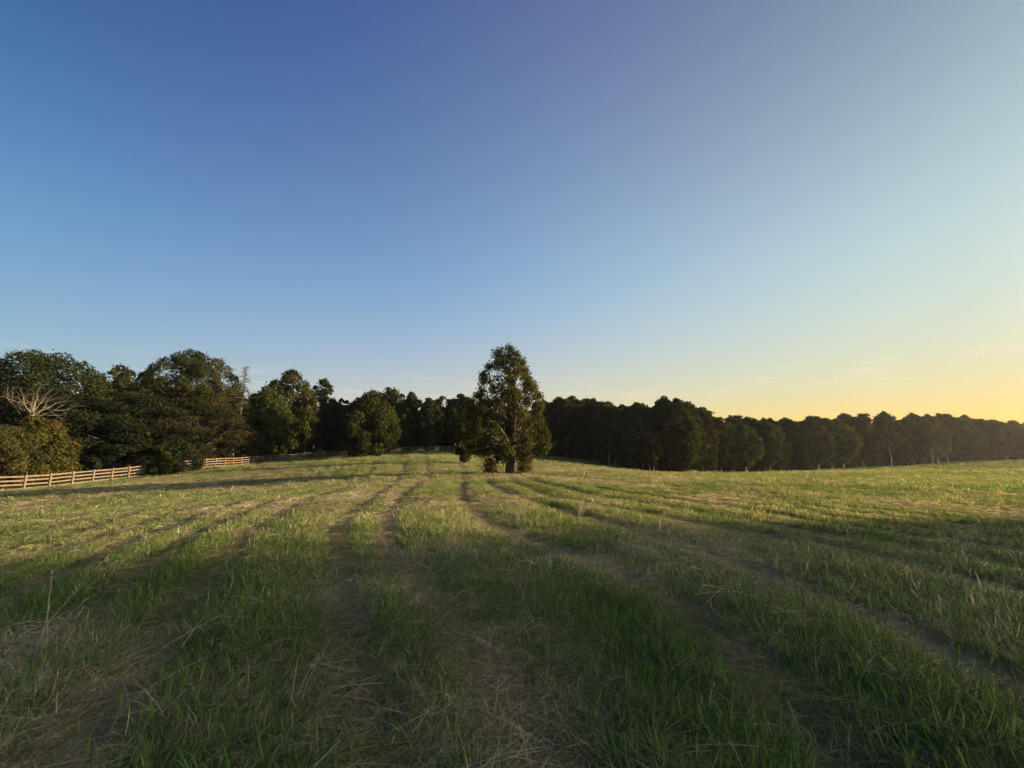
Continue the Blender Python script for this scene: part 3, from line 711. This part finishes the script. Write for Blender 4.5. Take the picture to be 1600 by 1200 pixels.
# small yellow-brown sapling leaning at the foot of the sunlit clump
tree_at('sapling_tree', 1018, 690, 16, 16, 82, [(.3, .3, .3), (.5, .9, .9), (.8, .8, .8), (1, .2, .2)], 61, 'slim pale-stemmed young tree in front of the left end of the sunlit clump', 'leaf_brown', 2500, 30, r0=.09, bark='pale_bark', shell=.4)
# near trees of the same wood, right of the picture: they throw the evening shade over the foreground
OFF = [(97, 4.6, 15.0), (99, -1.2, 18.7), (107, -2.5, 21.5), (99, -9, 24), (108, -9, 25.5), (106, -18, 25), (99, -27, 25), (106, -38, 26), (99, -50, 26), (106, -62, 26), (99, -74, 26), (116, -14, 26), (116, -29, 26), (116, -45, 26)]
for j, (x, y, H) in enumerate(OFF):
    s = H / 16
    place('forest_tree', fp[j % 8][0], x, y, j * 1.3, (s * 1.35, s * 1.35, s), 'tall tree of the near wood standing beyond the right side of the view', 'tree', 'near wood to the right of the view')

# stones at the foot of the treeline
def rock(seed, r):
    rng = np.random.default_rng(seed)
    bpy_me = bpy.data.meshes.new('stone'); import bmesh
    bm = bmesh.new(); bmesh.ops.create_icosphere(bm, subdivisions=3, radius=1)
    for v in bm.verts:
        p = v.co; f = 1 + .35 * (fbm(np.array([p.x * 1.3 + seed]), np.array([p.y * 1.3 + p.z * 2.1]), 3, seed)[0] - .5) * 2
        v.co = Vector((p.x * r[0] * f, p.y * r[1] * f, p.z * r[2] * f))
    bm.to_mesh(bpy_me); bm.free(); bpy_me.materials.append(M['stone']); return bpy_me
for j, (px, r, lab) in enumerate(((1080, (1.0, .7, .62), 'pale angular boulder, leftmost of the stones at the foot of the right treeline'),
                                  (1089, (.8, .6, .40), 'small grey stone right beside the pale leftmost boulder by the treeline'),
                                  (1095, (1.1, .7, .50), 'long grey boulder in the middle of the row of treeline stones'),
                                  (1104, (.95, .7, .52), 'rounded grey boulder, second from the right in the row of treeline stones'),
                                  (1114, (.9, .6, .36), 'low flat dark stone, rightmost of the row by the treeline'))):
    d = 80.0; x = sight(px, 738, d).x; o = link('boulder', rock(40 + j, r), None, (x, d, gh(x, d) + r[2] * .75), j * .7)
    tag(o, lab, 'boulder', 'stones at the foot of the right treeline')

# ---------------------------------------------------------------- grass
M['blade'] = leaf_mat('grass_blade', [(0, (.055, .112, .032)), (.30, (.105, .190, .050)), (.50, (.205, .265, .080)), (.60, (.20, .16, .10)), (.78, (.42, .34, .215)), (1, (.68, .58, .42))], trans=.45, tcol=1.15, attr='tone')
# blade tone = per-blade tone + per-tuft tint
bN, bL = M['blade'].node_tree.nodes, M['blade'].node_tree.links
_rmp = [n for n in bN if n.type == 'VALTORGB'][0]
ai = bN.new('ShaderNodeAttribute'); ai.attribute_type = 'INSTANCER'; ai.attribute_name = 'tuft_tint'
am = bN.new('ShaderNodeMath'); am.operation = 'ADD'; am.use_clamp = True
_at = [n for n in bN if n.type == 'ATTRIBUTE' and n.attribute_name == 'tone'][0]
bL.new(_at.outputs['Fac'], am.inputs[0]); bL.new(ai.outputs['Fac'], am.inputs[1]); bL.new(am.outputs[0], _rmp.inputs[0])

def tuft(name, seed, n, rad, h, w, lean, tone, dry=0.15, flat=0., seedhead=0, segs=4):
    """n blades rooted within rad; h length, w width, lean how far they arch, flat 1 = thatch lying down"""
    rng = np.random.default_rng(seed)
    a = rng.random(n) * 2 * math.pi; r = rad * np.sqrt(rng.random(n))
    root = np.stack([np.cos(a) * r, np.sin(a) * r, np.zeros(n)], 1)
    hd = rng.random(n) * 2 * math.pi
    L_ = h * np.exp(.32 * rng.normal(size=n)); ln = np.clip(lean * (.4 + 1.1 * rng.random(n)), 0, 1.5)
    t = np.linspace(0, 1, segs + 1)
    if flat > 0:
        el = np.abs(rng.normal(0, .22, n)); root[:, 2] += rng.random(n) * .035 * flat
        bend = rng.normal(0, .28, n)
        th = hd[:, None] + bend[:, None] * t[None]
        sx = np.cumsum(np.cos(th) * np.cos(el)[:, None], 1); sy = np.cumsum(np.sin(th) * np.cos(el)[:, None], 1)
        sz = np.sin(el)[:, None] * np.sin(t * 2.6)[None] * L_[:, None] * .55
        P = np.stack([root[:, :1] + sx * L_[:, None] / segs - L_[:, None] / 2 * np.cos(hd)[:, None], root[:, 1:2] + sy * L_[:, None] / segs - L_[:, None] / 2 * np.sin(hd)[:, None], root[:, 2:3] + sz], -1)
    else:
        ang = ln[:, None] * (.25 + t[None] * 1.1)
        sx = np.cumsum(np.sin(ang), 1) - np.sin(ang[:, :1]); sz = np.cumsum(np.cos(ang), 1) - np.cos(ang[:, :1])
        P = np.stack([root[:, :1] + sx * np.cos(hd)[:, None] * L_[:, None] / segs, root[:, 1:2] + sx * np.sin(hd)[:, None] * L_[:, None] / segs, sz * L_[:, None] / segs - .02], -1)
    side = np.stack([-np.sin(hd), np.cos(hd), np.zeros(n)], 1); tw = rng.normal(0, .6, n)
    side = side * np.cos(tw)[:, None] + np.stack([np.cos(hd) * np.sin(tw) * .5, np.sin(hd) * np.sin(tw) * .5, np.sin(tw) * .6], 1)
    wid = w * (.6 + .8 * rng.random(n))[:, None] * np.array([.75, 1, .9, .6, .06][:segs + 1] if segs == 4 else np.linspace(1, .08, segs + 1))[None]
    A = P - side[:, None] * wid[..., None] / 2; B = P + side[:, None] * wid[..., None] / 2
    V = np.stack([A, B], 2).reshape(n, -1, 3)
    m = V.shape[1]; base = np.arange(n)[:, None] * m; s = np.arange(segs)[None] * 2
    F = np.stack([base + s, base + s + 1, base + s + 3, base + s + 2], -1).reshape(-1, 4)
    tn = np.where(rng.random(n) < dry, rng.uniform(.52, .95, n), tone + rng.normal(0, .13, n))
    T = np.repeat(np.clip(tn, .02, .98), segs)
    V = V.reshape(-1, 3)
    if seedhead:
        VV, FF, TT = [V], [F], [T]; off = len(V)
        for i in rng.choice(n, min(seedhead, n), replace=False):
            p = P[i, -1]; dz = np.array([math.cos(hd[i]) * .3, math.sin(hd[i]) * .3, 1.]); dz /= np.linalg.norm(dz)
            for k in range(3):
                b_ = np.array([math.cos(k * 1.05), math.sin(k * 1.05), 0]) * .0055
                VV.append(np.array([p - dz * .03, p + dz * .015 + b_, p + dz * .075, p + dz * .015 - b_])); FF.append(np.array([[0, 1, 2, 3]]) + off); TT.append([.5]); off += 4
        V, F, T = np.vstack(VV), np.vstack(FF), np.concatenate(TT)
    return bpy.data.objects.new(name, mesh_np(name, V, [F], [M['blade']], attrs={'tone': ('FACE', T)}))

src = bpy.data.collections.new('tuft_sources')
TUFTS = []
def addt(*a, **k):
    o = tuft('tuft_%02d' % len(TUFTS), *a, **k); src.objects.link(o); TUFTS.append(o)
for i in range(3): addt(10 + i, 24, .065, .105, .0052, .85, .30, dry=.22)                               # 0-2 near upright green
for i in range(2): addt(20 + i, 20, .06, .175, .0060, 1.05, .34, dry=.22, seedhead=1)                      # 3-4 near tall arching
for i in range(2): addt(30 + i, 52, .17, (.13, .20)[i], .0036, 0, .74, dry=.85, flat=(1, 1.8)[i])              # 5-6 near thatch
addt(40, 5, .09, .22, .0034, 1.0, .78, dry=.9)                                            # 7 near dry stalks
for i in range(3): addt(50 + i, 30, .12, .095, .0085, .9, .34, dry=.25)                             # 8-10 mid green
for i in range(2): addt(60 + i, 36, .22, .15, .0075, 0, .76, dry=.85, flat=1)               # 11-12 mid thatch
for i in range(3): addt(70 + i, 90, .36, .095, .021, .9, .38, dry=.3, segs=2)             # 13-15 far green
addt(80, 40, .38, .22, .028, 0, .76, dry=.85, flat=1, segs=2)                             # 16 far thatch
for i in range(2): addt(90 + i, 110, .85, .11, .05, .9, .40, dry=.28, segs=2)              # 17-18 very far green
addt(95, 10, .10, .10, .0045, .9, .60, dry=.5)                                            # 19 near stubble, half dry

addt(97, 7, .16, .34, .0042, 0, .86, dry=.6, flat=3.2)                                      # 20 loose hay stalks on top
addt(98, 7, .30, .34, .009, 0, .86, dry=.6, flat=3.2)                                        # 21 the same, farther away

addt(99, 9, .05, .085, .026, 1.15, .34, dry=.05)                                             # 22 broad-leaved field weed

rng = np.random.default_rng(4)
pos, rot, scl_, idx, tin = [], [], [], [], []
def scatter(r0, r1, rho, half, green, straw, dryst, pg, sc_):
    area = half * (r1 ** 2 - r0 ** 2); n = int(area * rho)
    r = np.sqrt(rng.uniform(r0 ** 2, r1 ** 2, n)); a = rng.uniform(-half, half, n)
    x, y = r * np.sin(a), r * np.cos(a) - .6
    # keep the road and everything under the far woods bare
    ok = (y > .15) & ~((x < -49.5) & (y > 20) & (x > -75)) & ~((y > np.interp(x, [-60, 5, 22, 32, 45, 75, 118, 155, 180], [96, 100, 93, 84, 86, 100, 118, 126, 132])) )
    x, y, r = x[ok], y[ok], r[ok]; n = len(x)
    t = track(x, y); u = row_u(x, y)
    isst = rng.random(n) < np.clip(.10 + .80 * t, 0, .88)
    lush = fbm(x * .7, y * .7, 3, 41)
    k = np.where(isst, rng.choice(straw, n), rng.choice(green, n))
    if len(dryst): k = np.where(rng.random(n) < .03 + .05 * t, rng.choice(dryst, n), k)
    keep = rng.random(n) < np.where(isst, 1.0, np.clip(.5 + 1.1 * lush, 0, 1) * (1 - .7 * np.clip(t * 1.4 - .3, 0, 1)))
    swath = np.clip(rut_d(x, y) / (.28 + .004 * r), 0, 1) ** 1.5
    s = sc_ * (.42 + .50 * swath + .60 * (lush - .35)) * np.exp(.18 * rng.normal(size=n))
    s = np.where(isst, sc_ * rng.uniform(.7, 1.25, n), np.clip(s, .35 * sc_, 1.7 * sc_))
    tt = .45 * (fbm(x * .9, y * .9, 4, 51) - .5) + .35 * (fbm(x * .16, y * .16, 3, 52) - .5) + .07 * rng.normal(size=n)
    pos.append(np.stack([x, y, ground_h(x, y)], 1)[keep])
    # blades lean along the mowing direction
    tl = np.stack([rng.normal(0, .22, n), rng.normal(0, .22, n), rng.random(n) * 6.28], 1)
    tl[isst, :2] *= .5
    rot.append(tl[keep]); scl_.append(s[keep]); idx.append(k[keep]); tin.append(tt[keep])
scatter(.8, 5.5, 900, 1.12, [0, 1, 2, 2, 3, 4] * 9 + [22], [5, 6, 5, 6, 19], [7, 19, 20, 20, 20], 0, .9)
scatter(5.5, 11, 360, 1.08, [0, 1, 2, 8, 9, 10] * 9 + [22], [5, 6, 11, 12], [7, 19], 0, 1.0)
scatter(11, 26, 85, 1.05, [8, 9, 10], [11, 12], [21], 0, 1.05)
scatter(22, 65, 11.0, 1.02, [13, 14, 15], [16], [], 0, 1.05)
scatter(60, 215, 1.5, 1.0, [17, 18], [16, 17], [], 0, 1.0)
pos, rot, scl_, idx, tin = map(np.concatenate, (pos, rot, scl_, idx, tin))
print('tufts', len(pos))
pm = bpy.data.meshes.new('grass'); pm.vertices.add(len(pos)); pm.vertices.foreach_set('co', pos.astype(np.float32).ravel())
a = pm.attributes.new('tuft_rot', 'FLOAT_VECTOR', 'POINT'); a.data.foreach_set('vector', rot.astype(np.float32).ravel())
a = pm.attributes.new('tuft_scale', 'FLOAT', 'POINT'); a.data.foreach_set('value', scl_.astype(np.float32))
a = pm.attributes.new('tuft_kind', 'INT', 'POINT'); a.data.foreach_set('value', idx.astype(np.int32))
a = pm.attributes.new('tuft_tint', 'FLOAT', 'POINT'); a.data.foreach_set('value', tin.astype(np.float32))
pm.update()
grass = link('grass', pm); tag(grass, kind='stuff')
ng = bpy.data.node_groups.new('scatter_tufts', 'GeometryNodeTree')
ng.interface.new_socket('Geometry', in_out='INPUT', socket_type='NodeSocketGeometry'); ng.interface.new_socket('Geometry', in_out='OUTPUT', socket_type='NodeSocketGeometry')
gi, go = ng.nodes.new('NodeGroupInput'), ng.nodes.new('NodeGroupOutput')
m2p = ng.nodes.new('GeometryNodeMeshToPoints'); iop = ng.nodes.new('GeometryNodeInstanceOnPoints')
ci = ng.nodes.new('GeometryNodeCollectionInfo'); ci.inputs['Collection'].default_value = src; ci.inputs['Separate Children'].default_value = True; ci.inputs['Reset Children'].default_value = True
def named(nm, ty):
    n = ng.nodes.new('GeometryNodeInputNamedAttribute'); n.data_type = ty; n.inputs['Name'].default_value = nm; return n.outputs['Attribute']
ng.links.new(gi.outputs[0], m2p.inputs['Mesh']); ng.links.new(m2p.outputs[0], iop.inputs['Points']); ng.links.new(ci.outputs[0], iop.inputs['Instance'])
iop.inputs['Pick Instance'].default_value = True
ng.links.new(named('tuft_kind', 'INT'), iop.inputs['Instance Index']); ng.links.new(named('tuft_rot', 'FLOAT_VECTOR'), iop.inputs['Rotation']); ng.links.new(named('tuft_scale', 'FLOAT'), iop.inputs['Scale'])
ng.links.new(iop.outputs[0], go.inputs[0])
md = grass.modifiers.new('scatter', 'NODES'); md.node_group = ng

# ---------------------------------------------------------------- single weeds that stand above the grass
M['stalk'] = solid_mat('stalk', (.22, .18, .12), (.42, .36, .25), (20, 20, 5), bump=.1)
def weed(px, py, d, H, n, spread, seed, label):
    p = sight(px, py, d); x, y = p.x, d
    rng = np.random.default_rng(seed); b = MB()
    for i in range(n):
        a = rng.normal(.3, .5); L_ = H * rng.uniform(.55, 1.05); ln = spread * rng.uniform(.3, 1)
        sx = np.sign(rng.normal(.4)) or 1
        pts = [(rng.normal(0, .03), rng.normal(0, .03), -.02)]
        pts.append((pts[0][0] + sx * ln * .35, pts[0][1] + rng.normal(0, .03), L_ * .5)); pts.append((pts[0][0] + sx * ln, pts[0][1] + rng.normal(0, .06), L_))
        b.tube(pts, [.0035, .0028, .0012], 4)
        for k in range(7):
            s = .72 + .28 * k / 7; q = np.array(pts[1]) * (1 - (s - .5) * 2) + np.array(pts[2]) * (s - .5) * 2
            b.tube([q, q + rng.normal(0, .012, 3) + [0, 0, .022]], [.0026, .001], 3, False)
    o = link('dry_weed', b.mesh('dry_weed', M['stalk']), None, (x, y, gh(x, y))); tag(o, label, 'weed', 'dry weeds standing above the grass')
weed(70, 1000, 3.35, .62, 5, .30, 1, 'tall bent dry stalks standing above the grass near the left edge')
weed(905, 800, 9.4, .55, 7, .22, 2, 'tuft of tan dry stalks in the sunlit grass right of the lone tree')
weed(985, 868, 6.0, .40, 6, .28, 3, 'tan dry stalks leaning at the edge of the shade, right of centre')
weed(1215, 945, 4.1, .30, 6, .25, 4, 'small pale dry stalks in the shaded grass on the right')
weed(462, 1060, 2.7, .34, 3, .20, 5, 'two thin pale stalks in the shaded grass left of the worn wheel track')

# ---------------------------------------------------------------- evening haze
hm, N, L = newmat('haze')
pv = N.new('ShaderNodeVolumePrincipled'); pv.inputs['Color'].default_value = (.86, .88, .92, 1); pv.inputs['Density'].default_value = HAZE; pv.inputs['Anisotropy'].default_value = .7
o = N.new('ShaderNodeOutputMaterial'); L.new(pv.outputs[0], o.inputs['Volume'])
b = MB(); b.box((0, 60, 12), (1000, 1000, 44)); hz = link('haze', b.mesh('haze', hm, False)); tag(hz, kind='stuff')
